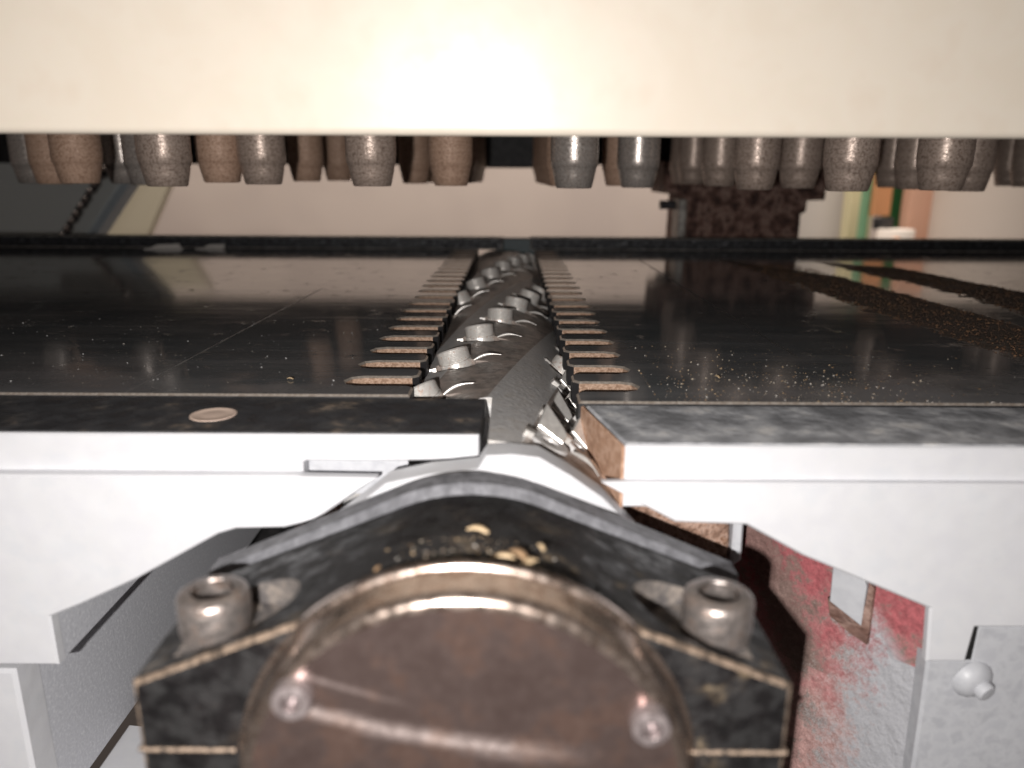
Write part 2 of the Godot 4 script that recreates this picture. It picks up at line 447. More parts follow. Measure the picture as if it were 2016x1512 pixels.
# rough cast iron, red primer worn to rust, grey paint sprayed over from the right; u along the wall 0..80 mm, v down 0..120 mm
func red_wall_material() -> void:
	var w := 768
	var h := 1024
	var a := noise_bytes(401, 0.008, w, h, 5)
	var b := noise_bytes(402, 0.05, w, h, 5)
	var f := noise_bytes(403, 0.2, w, h, 3)
	var col := PackedByteArray()
	col.resize(w * h * 3)
	for j in h:
		var y := 120.0 * j / h
		for i in w:
			var x := 80.0 * i / w
			var k := j * w + i
			var c := a[k] / 255.0
			var d := b[k] / 255.0
			var e := f[k] / 255.0
			var pit := clampf(d * 0.6 + e * 0.5 - 0.2, 0.0, 1.0)
			var t := clampf((y - 34.0) / 36.0 + (c - 0.5), 0.0, 1.0)       # red primer above, bare pink rust below
			var r := lerpf(0.70, 0.78, t) * (0.70 + 0.5 * pit)
			var g := lerpf(0.38, 0.62, t) * (0.70 + 0.5 * pit)
			var u := lerpf(0.40, 0.60, t) * (0.70 + 0.5 * pit)
			var bare := clampf((c * 0.7 + d * 0.5 - 0.62) * 6.0, 0.0, 1.0)
			if y < 62.0: bare = maxf(bare, clampf((8.0 - absf(x - 38.0 - (y - 40.0) * 0.5)) * 0.25 + (d - 0.5) * 2.0, 0.0, 1.0))
			r = lerpf(r, 0.44 + 0.2 * (pit - 0.5), bare * 0.75)
			g = lerpf(g, 0.39 + 0.2 * (pit - 0.5), bare * 0.75)
			u = lerpf(u, 0.36 + 0.2 * (pit - 0.5), bare * 0.75)
			var spray := clampf((x - 54.0 - 3.0 * sin(y * 0.06) + (c - 0.5) * 14.0 + (d - 0.5) * 12.0) / 14.0, 0.0, 1.0)
			spray = clampf(spray + (e - 0.55) * 0.9 * spray * (1.0 - spray) * 4.0, 0.0, 1.0)
			if x > 61.0 and y < 50.0: spray *= clampf(1.0 - (50.0 - y - (70.0 - x) * 1.4) / 7.0, 0.0, 1.0)
			r = lerpf(r, 0.64 + 0.10 * (e - 0.5), spray)
			g = lerpf(g, 0.64 + 0.10 * (e - 0.5), spray)
			u = lerpf(u, 0.66 + 0.08 * (e - 0.5), spray)
			var o := k * 3
			col[o] = clampi(int(r * 255.0), 0, 255)
			col[o + 1] = clampi(int(g * 255.0), 0, 255)
			col[o + 2] = clampi(int(u * 255.0), 0, 255)
	var m := StandardMaterial3D.new()
	m.resource_name = "red_wall"
	m.albedo_texture = picture(w, h, col)
	m.roughness = 0.85
	m.normal_enabled = true
	m.normal_texture = noise(404, 0.03, [], 512, 6, 10.0)
	m.normal_scale = 0.32
	m.heightmap_enabled = false
	M["red_wall"] = m

# ------------------------------------------------------------------ camera and light
func camera_and_light() -> void:
	var cam := Camera3D.new()
	cam.name = "camera"
	var p := deg_to_rad(15.25)
	var r := deg_to_rad(0.3)
	var up := Vector3(0, cos(p), -sin(p))
	var bk := Vector3(0, sin(p), cos(p))
	var X := Vector3(1, 0, 0)
	cam.transform = Transform3D(Basis(X * cos(r) + up * sin(r), up * cos(r) - X * sin(r), bk), Vector3(0, 0.050, 0))
	cam.fov = 53.5
	cam.near = 0.01
	cam.far = 20.0
	var at := CameraAttributesPhysical.new()
	at.frustum_focal_length = 12.0 / tan(deg_to_rad(53.5 / 2.0))
	at.frustum_near = 0.01
	at.frustum_far = 20.0
	at.frustum_focus_distance = 0.222
	at.exposure_aperture = 10.5
	cam.attributes = at
	add_child(cam)
	cam.current = true

	var we := WorldEnvironment.new()
	we.name = "environment"
	var e := Environment.new()
	e.background_mode = Environment.BG_COLOR
	e.background_color = Color(0.040, 0.032, 0.028).linear_to_srgb()
	e.tonemap_mode = Environment.TONE_MAPPER_LINEAR
	e.tonemap_exposure = 1.32
	e.sdfgi_enabled = true
	e.ssao_enabled = true
	e.ssil_enabled = true
	we.environment = e
	add_child(we)

	# the flash of the camera, behind and to the left of the lens: its own lens spreads the light over the whole field, here as two tilted emitters
	for s in [-1.0, 1.0]:
		var l := AreaLight3D.new()
		l.name = "camera_flash" if s < 0 else "camera_flash_001"
		l.area_size = Vector2(0.002, 0.003)
		l.area_normalize_energy = true
		l.light_color = Color(1.0, 0.985, 0.965)
		l.light_energy = 0.042
		l.shadow_enabled = true
		l.position = Vector3(-0.0185 + s * 0.0012, 0.046, 0.030)
		l.rotation_degrees = Vector3(-22, -s * 52.0, 0)
		add_child(l)
	# the workshop lamp over the far wall
	var w := AreaLight3D.new()
	w.name = "workshop_lamp"
	w.area_size = Vector2(1.6, 0.3)
	w.area_normalize_energy = true
	w.light_color = Color(1.0, 0.95, 0.9)
	w.light_energy = 2.95
	w.shadow_enabled = true
	w.position = Vector3(0.1, 1.25, -0.85)
	w.rotation_degrees = Vector3(-58, 0, 0)
	add_child(w)

# ------------------------------------------------------------------ tables
# plan of a table (x, D): straight edges, and a comb of slots along the lip at x = lip; side = -1 for the left table
func lip_outline(side: float, lip: float, tip: float, D0: float, D1: float, outer: float, firstD: float) -> PackedVector2Array:
	var p := PackedVector2Array()
	p.append(Vector2(outer, D0))
	p.append(Vector2(lip, D0))
	for k in 21:
		var c := firstD + 17.3 * k
		if c + 4.0 > D1 - 6.0: break
		var g := rng.randf_range(-0.4, 0.4)
		var h := 4.3
		p.append(Vector2(lip, c - h - 1.6))
		p.append(Vector2(lip + side * 1.6, c - h))
		p.append(Vector2(tip - side * 3.8 + g, c - h))
		p.append(Vector2(tip - side * 1.1 + g, c - h * 0.68))
		p.append(Vector2(tip + g, c))
		p.append(Vector2(tip - side * 1.1 + g, c + h * 0.68))
		p.append(Vector2(tip - side * 3.8 + g, c + h))
		p.append(Vector2(lip + side * 1.6, c + h))
		p.append(Vector2(lip, c + h + 1.6))
	p.append(Vector2(lip, D1))
	p.append(Vector2(outer, D1))
	return p

# table top: the ground face, the chamfers and the walls of the comb are separate meshes
func table_top(t: Node3D, p: PackedVector2Array, face: Material, uoff: float, thick: float) -> void:
	var plate := mb()
	var edge := mb()
	var walls := mb()
	var ends := mb()
	var lip := 1000.0
	for v in p: lip = minf(lip, absf(v.x))
	var en := edge_normals(p)
	var n := p.size()
	var ins := PackedVector2Array()
	var ch := 0.5
	for i in n:
		var m := en[(i + n - 1) % n] + en[i]
		m = m / maxf(0.35, m.length_squared() * 0.5)
		ins.append(p[i] - m * ch)
	var tr := Geometry2D.triangulate_polygon(ins)
	for k in range(0, tr.size(), 3):
		var q := []
		var u := []
		for z in 3:
			var v := ins[tr[k + z]]
			q.append(Vector3(v.x, 0, -v.y))
			u.append(Vector2((v.x + uoff) / 400.0, v.y / 400.0))
		tri(plate, q[0], q[1], q[2], Vector3.UP, Vector3.UP, Vector3.UP, u[0], u[1], u[2])
	for i in n:
		var j := (i + 1) % n
		var a := p[i]
		var b := p[j]
		var nn := Vector3(en[i].x, 0, -en[i].y)
		flat4(edge, Vector3(ins[i].x, 0, -ins[i].y), Vector3(ins[j].x, 0, -ins[j].y), Vector3(b.x, -ch, -b.y), Vector3(a.x, -ch, -a.y), (nn + Vector3.UP).normalized())
		flat4(ends if absf(absf(a.x) - lip) < 1.7 and absf(absf(b.x) - lip) < 1.7 or absf(a.x) > 390.0 or absf(b.x) > 390.0 else walls, Vector3(a.x, -ch, -a.y), Vector3(b.x, -ch, -b.y), Vector3(b.x, -thick, -b.y), Vector3(a.x, -thick, -a.y), nn)
	obj("ground_face", plate, face, t)
	obj("worn_lit_edge", edge, M["slot_edge"], t)  # pale material paints a highlight along the chamfers
	obj("slot_walls", walls, M["rusty_slot"], t)
	obj("lip_ends", ends, M["dark_machine"], t)  # dark material paints the shade of the gap onto the lip faces

func tables() -> void:
	table_material("left_table_face", false)
	table_material("right_table_face", true)
	# ---- left (infeed) table
	var t := base("jointer_table")
	tag(t, "dark steel left jointer table with notched lip and white casting beneath", "machine table")
	table_top(t, lip_outline(-1.0, -24.2, -42.0, 173.0, 545.0, -400.0, 186.0), M["left_table_face"], 400.0, 6.0)
	var st := mb()
	prism(st, top(-0.7), pv([[-400, 147.5], [-6.4, 147.5], [-6.0, 172.7], [-400, 172.7]]), 4.0, 0.35)
	obj("front_ledge", st, M["table_front"], t)
	st = mb()                                   # slab under the ground face, clear of the comb
	box(st, -400, -48, -24, -6.02, 176, 546)
	obj("underside", st, M["dark_machine"], t)
	st = mb()
	prism(st, front(147.0), pv([[-400, -0.95], [-6.7, -0.95], [-6.7, -6.2], [-24.5, -6.7], [-42.4, -6.7], [-43.0, -7.2], [-43.2, -16], [-400, -16]]), 4.0, 0.4)
	obj("casting_rail", st, M["white_paint"], t)
	st = mb()
	box(st, -45, -22, -16, -3, 152.0, 154.0)
	obj("notch_back", st, M["grey_paint"], t)
	st = mb()
	prism(st, front(144.0), pv([[-400, -9.1], [-43.6, -8.9], [-42.9, -9.1], [-27.3, -9.3], [-30.5, -11.6], [-40.5, -18.7], [-46.9, -20.4], [-56.9, -20.7], [-60.7, -21.9], [-78.8, -32.3], [-91.4, -38.4], [-98.6, -41.5], [-98.6, -53.4], [-400, -53.4]]), 2.8, 0.5)
	obj("casting_web", st, M["white_paint"], t)
	st = mb()                                   # underside of the web, running back beside the cutter
	box(st, -104.0, -98.7, -53.3, -36.0, 146.9, 246.0)
	obj("casting_rib", st, M["speckled_grey"], t)
	# threaded hole in the ledge, filled with dust
	st = mb()
	lathe(st, along(Vector3(-65.4, -0.75, -159.2), Vector3(0, 1, 0)), [[5.1, -0.3], [4.9, 0.16], [4.3, 0.22], [3.9, 0.06], [2.4, 0.12], [0.01, 0.18]], 28)
	obj("plugged_hole", st, M["pale_plug"], t)

	# ---- right (outfeed) table
	t = base("jointer_table")
	tag(t, "dark steel right jointer table with brown smears and white casting beneath", "machine table")
	table_top(t, lip_outline(1.0, 15.4, 31.2, 168.3, 545.0, 400.0, 181.5), M["right_table_face"], 0.0, 6.0)
	st = mb()
	prism(st, top(-0.7), pv([[22.4, 141.7], [400, 141.7], [400, 168.0], [16.9, 168.0]]), 3.5, 0.6)
	obj("front_ledge", st, M["table_front_dusty"], t)
	st = mb()
	box(st, 36.5, 400, -24, -6.02, 174, 546)
	obj("underside", st, M["dark_machine"], t)
	st = mb()
	prism(st, top(-0.9), pv([[21.7, 141.3], [22.3, 141.3], [16.8, 168.0], [15.9, 168.0]]), 16.0, 0.3)
	obj("lip_end", st, M["rust_orange"], t)
	st = mb()
	prism(st, front(141.2), pv([[22.3, -0.95], [400, -0.95], [400, -14], [22.4, -14]]), 4.0, 0.4)
	obj("casting_rail", st, M["white_paint"], t)
	st = mb()
	prism(st, front(139.2), pv([[17.7, -8.0], [21, -7.9], [400, -7.7], [400, -39.6], [96.4, -39.8], [95.7, -48.0], [87.4, -48.1], [86.3, -35.5], [58.7, -23.5], [46.9, -16.9], [32.7, -16.4]]), 1.9, 0.5)
	obj("casting_web", st, M["white_paint"], t)

# ------------------------------------------------------------------ cutter head
func around(th: float, D: float, r := CR) -> Vector3:
	return Vector3(AX + r * sin(th), AY + r * cos(th), -D)

func row_angle(row: int, D: float) -> float:     # seven spiral rows
	return deg_to_rad(-26.0 + 0.3106 * (D - 186.0) + 51.43 * row)

func cutter_head() -> void:
	var t := base("cutter_head")
	tag(t, "long steel spiral cutter head with rows of small bright inserts between the tables", "cutter head")
	# body: round with seven twisted flats
	S = 1.0
	var land := mb()
	var flat := mb()
	var nt := 196
	var Ds := []
	var dd := 143.0
	while dd < 552.0:
		Ds.append(dd)
		dd += 3.0
	Ds.append(553.0)
	var rings := []
	for D in Ds:
		var ring := []
		for k in nt:
			var th: float = TAU * k / nt + 0.3106 * PI / 180.0 * (D - 186.0)
			var u := fposmod(k / float(nt) * 7.0 + 26.0 / 51.43, 1.0)
			var r := CR
			if u > 0.04 and u < 0.6:
				var half := deg_to_rad(0.28 * 51.43)
				var off := deg_to_rad((u - 0.32) * 51.43)
				r = CR * cos(half) / cos(off)
			ring.append([around(th, D, r), around(th, 0, 1.0) - Vector3(AX, AY, 0), u])
		rings.append(ring)
	for i in Ds.size() - 1:
		for k in nt:
			var j := (k + 1) % nt
			var um := fposmod((k + 0.5) / float(nt) * 7.0 + 26.0 / 51.43, 1.0)
			quad(flat if um > 0.04 and um < 0.6 else land, rings[i][k][0], rings[i][j][0], rings[i + 1][j][0], rings[i + 1][k][0], rings[i][k][1], rings[i][j][1], rings[i + 1][j][1], rings[i + 1][k][1])
	for e in [0, Ds.size() - 1]:
		var nn := Vector3(0, 0, 1) if e == 0 else Vector3(0, 0, -1)
		for k in nt:
			tri(land, Vector3(AX, AY, -Ds[e]), rings[e][k][0], rings[e][(k + 1) % nt][0], nn, nn, nn)
	var me := ArrayMesh.new()
	land.commit(me)
	flat.commit(me)
	me.surface_set_material(0, M["cutter_steel"])
	me.surface_set_material(1, M["stained_steel"])
	S = 0.001
	var body := CSGCombiner3D.new()
	body.name = "body"
	body.scale = Vector3.ONE * 0.001
	t.add_child(body, true)
	var cm := CSGMesh3D.new()
	cm.name = "shaft"
	cm.mesh = me
	body.add_child(cm, true)
	var cut := CSGBox3D.new()                       # relieved beside the table strip
	cut.name = "relief"
	cut.operation = CSGShape3D.OPERATION_SUBTRACTION
	cut.size = Vector3(60, 60, 60)
	cut.position = Vector3(-4.7 - 30.0, AY + 30 + 8, -173.2 + 30.0)
	cut.material = M["cutter_steel"]
	body.add_child(cut, true)

	# insert: a tapered plug with a ground drum above, wedge and gullet lip beside it
	var plug := mb()
	var bowl := [[0.01, -6.4], [1.8, -6.2], [3.2, -5.4], [4.3, -3.9], [4.8, -2.2], [5.0, -0.2], [4.8, 0.0], [4.7, 0.15]]
	lathe(plug, Transform3D(), bowl, 32, 0.0, [0, 0, 0.2, 0.6, 1.0, 1.5, 1.6, 1.6])
	var y := 0.15
	var drum := [[4.7, 0.15]]
	var lean_by := [1.6]
	while y < 2.6:                                  # fine grinding ridges
		drum.append([4.76, y + 0.14])
		drum.append([4.7, y + 0.28])
		y += 0.28
		lean_by.append(1.6 * (1.0 - y / 2.9))
		lean_by.append(1.6 * (1.0 - y / 2.9))
	drum.append([4.5, y + 0.25])
	drum.append([0.01, y + 0.25])
	lean_by.append(0.0)
	lean_by.append(0.0)
	var dr := mb()
	lathe(dr, Transform3D(), drum, 40, 0.0, lean_by)
	var plug_mesh := plug.commit()
	plug_mesh.surface_set_material(0, M["insert_steel"])
	dr.commit(plug_mesh)
	plug_mesh.surface_set_material(1, M["insert_steel"])
	var wd := mb()
	prism(wd, Transform3D(Basis(), Vector3(0, 0, 1.0)), pv([[-1.2, -0.7], [1.0, -0.9], [1.2, 0.8], [-1.0, 0.9]]), 2.6, 0.2)
	var wedge := wd.commit()
	wedge.surface_set_material(0, M["bright_steel"])
	var lp := mb()
	var lpts := []
	var lr := []
	for i in 9:
		var a := i / 8.0
		lpts.append(Vector3(a * 8.0, 0.9 * sin(a * PI) - a * 0.8, 0.0))
		lr.append(0.25 + 0.75 * sin(PI * minf(1.0, a * 1.15 + 0.1)))
	tube(lp, lpts, lr, 8, 0.55)
	var lipm := lp.commit()
	lipm.surface_set_material(0, M["bright_steel"])
	var bd := mb()
	prism(bd, Transform3D(Basis(), Vector3(0, 0, 0.9)), pv([[-3.2, -1.0], [3.0, -3.0], [3.8, -0.4], [2.6, 1.2], [-2.6, 6.0]]), 1.8, 0.25)
	var blade := bd.commit()
	blade.surface_set_material(0, M["bright_steel"])

	for row in [-1, 0, 1, 2]:
		for k in range(-5, 13):
			var D := 186.0 + 32.0 * k + (16.0 if row == 1 else 0.0)
			if D < 148.0 or D > 540.0: continue
			var th := row_angle(row, D)
			if th < deg_to_rad(-42.0) or th > deg_to_rad(62.0): continue
			if row == 0 and D < 180.0: continue
			if row == 1 and D < 226.0: continue
			var rad := around(th, 0, 1.0) - Vector3(AX, AY, 0)
			var tan_ := Vector3(cos(th), -sin(th), 0)
			var at := around(th, D, CR - 0.3)
			var lean := (rad + Vector3(0, 0, -0.30)).normalized()
			var skew := (tan_ + Vector3(0, 0, -0.12)).normalized()
			var bs := Basis(skew, lean, skew.cross(lean)).orthonormalized()
			part("cutting_insert", plug_mesh, t, Transform3D(bs, at * 0.001))
			part("wedge", wedge, t, Transform3D(bs, (at - skew * 6.6 - lean * 0.9 + Vector3(0, 0, 2.6)) * 0.001))
			part("gullet_lip", lipm, t, Transform3D(bs, (at + skew * 5.8 - lean * 1.0 + Vector3(0, 0, 3.2)) * 0.001))
			var hole := CSGCylinder3D.new()
			hole.name = numbered("pocket", body)
			hole.operation = CSGShape3D.OPERATION_SUBTRACTION
			hole.radius = 6.6
			hole.height = 16.0
			hole.sides = 28
			hole.smooth_faces = false
			hole.material = M["stained_steel"]
			hole.transform = Transform3D(Basis(skew, rad, skew.cross(rad)).orthonormalized(), at + rad * 2.6 + Vector3(0, 0, 5.2))
			body.add_child(hole, true)
			var gul := CSGCylinder3D.new()
			gul.name = numbered("gullet", body)
			gul.operation = CSGShape3D.OPERATION_SUBTRACTION
			gul.radius = 1.7
			gul.height = 7.5
			gul.sides = 16
			gul.smooth_faces = false
			gul.material = M["stained_steel"]
			gul.transform = Transform3D(Basis(lean, skew, lean.cross(skew)).orthonormalized(), at + skew * 10.0 - rad * 0.6 + Vector3(0, 0, 5.2))
			body.add_child(gul, true)
	# the two near stations on the right, seen from behind: a pointed blade over a round seat
	for s in [[25.0, 152.0, 1.0], [30.5, 171.0, 0.85], [38.0, 160.0, 0.8], [40.0, 190.0, 0.8], [38.5, 206.0, 0.85]]:
		var th := deg_to_rad(s[0])
		var rad := around(th, 0, 1.0) - Vector3(AX, AY, 0)
		var tan_ := Vector3(cos(th), -sin(th), 0)
		var at := around(th, s[1], CR)
		var k: float = s[2]
		var bb := Basis(tan_, rad, Vector3(0, 0, 1))
		var lay := Basis(tan_, (Vector3(0, 0, -1) * 0.85 + rad * 0.55).normalized(), Vector3.ZERO)
		lay.z = lay.x.cross(lay.y)
		var o := part("blade", blade, t, Transform3D(lay.scaled(Vector3.ONE * k), (at + rad * 0.9 + Vector3(0, 0, -5.0)) * 0.001))
		tag(o, "pointed bright blade seen from behind")
		part("wedge", wedge, t, Transform3D(bb, (at - tan_ * 5.2 * k + Vector3(0, 0, 1.5)) * 0.001))
		part("gullet_lip", lipm, t, Transform3D(bb * Basis(Vector3.UP, -0.7), (at + tan_ * 5.0 * k + Vector3(0, 0, 1.0)) * 0.001))
		var seat := CSGCylinder3D.new()
		seat.name = numbered("seat", body)
		seat.operation = CSGShape3D.OPERATION_SUBTRACTION
		seat.radius = 5.0 * k
		seat.height = 5.0
		seat.sides = 32
		seat.smooth_faces = false
		seat.material = M["cutter_steel"]
		seat.transform = Transform3D(bb, at + rad * 1.2)
		body.add_child(seat, true)
		var sc := mb()
		lathe(sc, Transform3D(bb, at - rad * 2.0), [[4.5 * k, -1.0], [4.5 * k, 1.5], [4.1 * k, 1.9], [2.0 * k, 1.9], [1.8 * k, 0.9], [0.01, 0.9]], 28)
		obj("insert_screw", sc, M["cutter_steel"], t)
	# far end collar
	var st := mb()
	lathe(st, along(Vector3(AX, AY, -553), Vector3(0, 0, -1)), [[35.9, 0], [34.4, 1.5], [34.4, 12], [0.01, 12]], 64)
	obj("end_collar", st, M["teal_grey"], t)

# ------------------------------------------------------------------ bearing housing at the near end of the cutter
func bell(r: float, half: float, low: float, ang := 25.0, k := 20) -> PackedVector2Array:
	var p := PackedVector2Array()
	p.append(Vector2(AX - half, AY - 48.0))
	p.append(Vector2(AX - half, AY + low))
	for i in k + 1:
		var a := deg_to_rad(-ang + 2.0 * ang * i / k)
		p.append(Vector2(AX + r * sin(a), AY + r * cos(a)))
	p.append(Vector2(AX + half, AY + low))
	p.append(Vector2(AX + half, AY - 48.0))
	return p

func bearing() -> void:
	var t := base("bearing_housing")
	tag(t, "black cast bearing housing with round brown cover plate and cap screws", "bearing housing")
	S = 1.0
	var st := mb()
	var ed := mb()
	prism(st, front(95.0), bell(32.4, 48.0, 15.4), 29.0, 0.7, ed)
	var me := st.commit()
	ed.commit(me)
	me.surface_set_material(0, M["black_iron"])
	me.surface_set_material(1, M["worn_lit_edge"])
	S = 0.001
	var body := CSGCombiner3D.new()
	body.name = "body"
	body.scale = Vector3.ONE * 0.001
	t.add_child(body, true)
	var cm := CSGMesh3D.new()
	cm.name = "casting"
	cm.mesh = me
	body.add_child(cm, true)
	for s in [-1.0, 1.0]:
		var c := CSGCylinder3D.new()
		c.name = numbered("spot_face", body)
		c.operation = CSGShape3D.OPERATION_SUBTRACTION
		c.radius = 8.4
		c.height = 40.0
		c.sides = 40
		c.smooth_faces = false
		c.material = M["dusty_iron"]
		c.transform = Transform3D(Basis().scaled(Vector3(1.35, 1, 1)), Vector3(AX + s * 37.2, AY + 17.4 + 20.0, -105.4))
		body.add_child(c, true)
	# raised rear rim with paint spray on it
	st = mb()
	prism(st, front(124.6), bell(33.7, 49.0, 15.6), 7.2, 1.9)
	obj("rear_rim", st, M["oversprayed_iron"], t)
	# seam of the lower half
	for s in [-1.0, 1.0]:
		st = mb()
		box(st, AX + s * 41.0 - 7.2, AX + s * 41.0 + 7.2, AY + 3.7, AY + 4.3, 94.6, 96.0, 0.2)
		obj("joint_line", st, M["worn_lit_edge"], t)
	# cap screws standing on the spot faces
	for s in [-1.0, 1.0]:
		st = mb()
		var at := Vector3(AX + s * 39.2, AY + 17.4, -105.4)
		lathe(st, Transform3D(Basis(), at), [[3.0, -2.0], [3.0, 0.3], [5.3, 0.3]], 40)
		var o := obj("cap_screw", st, M["bolt_steel"], t)
		st = mb()
		lathe(st, Transform3D(Basis(), at), [[5.3, 0.3], [5.45, 1.0], [5.45, 6.0], [5.2, 6.7], [4.5, 7.2], [3.3, 7.25], [3.1, 6.9]], 48)
		obj("screw_head", st, M["bolt_steel"], o)
		st = mb()
		lathe(st, Transform3D(Basis(Vector3.UP, 0.3 + s * 0.2), at), [[3.1, 6.9], [3.1, 3.0], [0.01, 2.4]], 6)
		obj("hex_socket", st, M["bolt_steel"], o)
	# cover plate
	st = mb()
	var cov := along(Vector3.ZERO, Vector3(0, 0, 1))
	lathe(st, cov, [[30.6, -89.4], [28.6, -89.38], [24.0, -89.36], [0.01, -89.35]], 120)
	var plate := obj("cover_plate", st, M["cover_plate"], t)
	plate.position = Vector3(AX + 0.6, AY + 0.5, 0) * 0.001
	st = mb()
	lathe(st, cov, [[34.3, -96.4], [34.3, -95.2], [34.0, -94.9], [33.5, -94.8], [33.1, -93.0], [32.7, -91.2], [32.4, -90.2], [31.8, -89.6], [31.2, -89.42], [30.6, -89.4]], 120)
	obj("polished_rim", st, M["polished_rim"], plate)
	for a in [143.0, 28.0, -92.0]:
		var at := Vector3(AX + 0.6 + 29.0 * cos(deg_to_rad(a)), AY + 0.5 + 29.0 * sin(deg_to_rad(a)), -89.4)
		st = mb()
		lathe(st, along(at, Vector3(0, 0, 1)), [[2.75, -0.6], [2.75, 1.7], [2.6, 2.05], [2.2, 2.2], [1.45, 2.25], [1.3, 2.1]], 32)
		var o := obj("button_screw", st, M["cap_screw"], t)
		st = mb()
		lathe(st, along(at, Vector3(0, 0, 1)), [[1.3, 2.1], [1.3, 0.6], [0.01, 0.4]], 6)
		obj("hex_socket", st, M["cap_screw"], o)

# ------------------------------------------------------------------ the frame of the machine
func frame() -> void:
	var t := base("painted_frame")
	tag(t, "grey and white painted cast machine frame with worn red primer inside", "machine frame")
	var st := mb()
	# white bearing cheek behind the housing
	prism(st, front(131.6), pv([[-38, -60], [-37.6, -17.5], [-31, -12.3], [-23.9, -6.6], [-15.7, -4.7], [-6.4, -3.6], [-4.8, -0.9], [0.0, -0.6], [5.2, -1.2], [11.2, -4.8], [17.4, -9.3], [24.8, -16.9], [26, -60]]), 10.0, 3.6)
	obj("bearing_cheek", st, M["white_paint"], t)
	# left: front plate, side wall, floor, dark back
	st = mb()
	prism(st, front(146.2), sc([[-460, -69.6], [-125.8, -71.5], [-125.8, -200], [-460, -200]], 0.875), 8.0, 0.8)
	obj("front_plate", st, M["white_paint"], t)
	st = mb()
	prism(st, Transform3D(Basis(Vector3(0, 0, -1), Vector3(0, 1, 0), Vector3(1, 0, 0)), Vector3(-110.2, 0, 0)), rect(154.3, -100.2, 500, -55.5), 3.0)
	obj("side_wall", st, M["speckled_grey"], t)
	st = mb()
	prism(st, top(-102.6), pv([[-110, 105], [-73, 105], [-68, 180], [-110, 186]]), 8.0, 0.8)
	obj("lower_ledge", st, M["white_paint"], t)
	st = mb()
	box(st, -128, 60, -190, -8, 322, 330)
	obj("back_wall", st, M["dark_machine"], t)
	st = mb()
	box(st, -61, -32, -60, -17.5, 196, 262)
	obj("inner_rib", st, M["rust_brown"], t)
	# right: rusty web, its white edge, the worn wall, the front plate
	st = mb()
	prism(st, front(153.2), sc([[23, -17], [54, -18], [55.5, -40], [54.5, -52], [30, -70], [20, -60]], 0.87), 26.0, 0.6)
	obj("rusty_web", st, M["rust_brown"], t)
	st = mb()
	prism(st, front(152.4), sc([[55.7, -22], [58.2, -24], [58.6, -44], [56.0, -46]], 0.87), 14.0, 0.5)
	obj("web_edge", st, M["grey_paint"], t)
	red_wall_material()
	var wall := SurfaceTool.new()
	wall.begin(Mesh.PRIMITIVE_TRIANGLES)
	var a0 := Vector3(39.2, -7.4, -193)
	var ua := Vector3(90.7, -7.4, -142.8) - a0
	var nn := Vector3(-ua.z, 0, ua.x).normalized()
	if nn.z < 0: nn = -nn
	var nu := 24
	var nv := 30
	for i in nu:
		for j in nv:
			var c := []
			for q in [[i, j], [i + 1, j], [i + 1, j + 1], [i, j + 1]]:
				var fu: float = q[0] / float(nu)
				var fv: float = q[1] / float(nv)
				var bul := 0.9 * sin(fu * 9.0 + fv * 5.0) * sin(fv * 11.0 + 1.0) * sin(fu * PI)
				c.append([a0 + ua * fu + Vector3(0, -110.0 * fv, 0) + nn * bul, Vector2(fu * 0.98, fv)])
			flat4(wall, c[0][0], c[1][0], c[2][0], c[3][0], nn, c[0][1], c[1][1], c[2][1], c[3][1])
	wall.generate_tangents()
	tag(obj("worn_wall", wall, M["red_wall"], t), "rough casting wall with worn red primer and grey overspray")
	st = mb()
	flat4(st, a0 + nn * -6, a0 + ua + nn * -6, a0 + ua + nn * -6 + Vector3(0, -110, 0), a0 + nn * -6 + Vector3(0, -110, 0), -nn)
	obj("wall_back", st, M["dark_machine"], t)
	# a painted tab over a bare patch on that wall
	var wb := Basis(ua.normalized(), Vector3.UP, nn) * 0.87
	st = mb()
	prism(st, Transform3D(wb, Vector3(77.1, -41.8, -155.4) + nn * 1.5), pv([[-4.3, 8.0], [3.0, 8.0], [4.6, 5.0], [4.6, -6.6], [-4.0, -3.0]]), 1.6, 0.3)
	obj("painted_tab", st, M["grey_paint"], t)
	st = mb()
	prism(st, Transform3D(wb, Vector3(77.1, -41.8, -155.4) + nn * 1.1), pv([[-4.8, -2.6], [4.4, -6.3], [5.0, 6.0], [6.4, 4.6], [6.6, -11.5], [2.0, -10.2], [-3.6, -7.4]]), 1.6, 0.2)
	obj("stained_patch", st, M["dirty_block"], t)
	var q := mb()
	prism(q, front(140.6), sc([[101.4, -62.7], [111.9, -62.7], [111.9, -53.4], [460, -53.4], [460, -200], [104.4, -200], [101.9, -78]], 0.872), 6.0, 0.6)
	obj("front_plate", q, M["grey_paint"], t)
	st = mb()
	prism(st, front(139.9), sc([[110.3, -62.8], [111.9, -62.8], [112.2, -53.6], [110.9, -53.6]], 0.868), 0.7)
	obj("gap", st, M["dark_gap"], t)
	# painted stud and nut
	st = mb()
	var sa := along(Vector3(99.2, -53.6, -140.6), Vector3(0.35, -0.28, 1))
	lathe(st, sa, [[4.8, -1.5], [4.5, 0.0], [3.9, 0.9], [2.9, 1.7], [2.1, 1.9]], 28)
	var nut := obj("painted_nut", st, M["grey_paint"], t)
	st = mb()
	lathe(st, sa, [[2.1, 1.9], [2.1, 3.2], [1.8, 3.6], [0.01, 3.7]], 24)
	obj("stud_end", st, M["grey_paint"], nut)
	# floor deep inside
	st = mb()
	box(st, -128, 130, -206, -200, 120, 380)
	obj("frame_floor", st, M["dark_machine"], t)

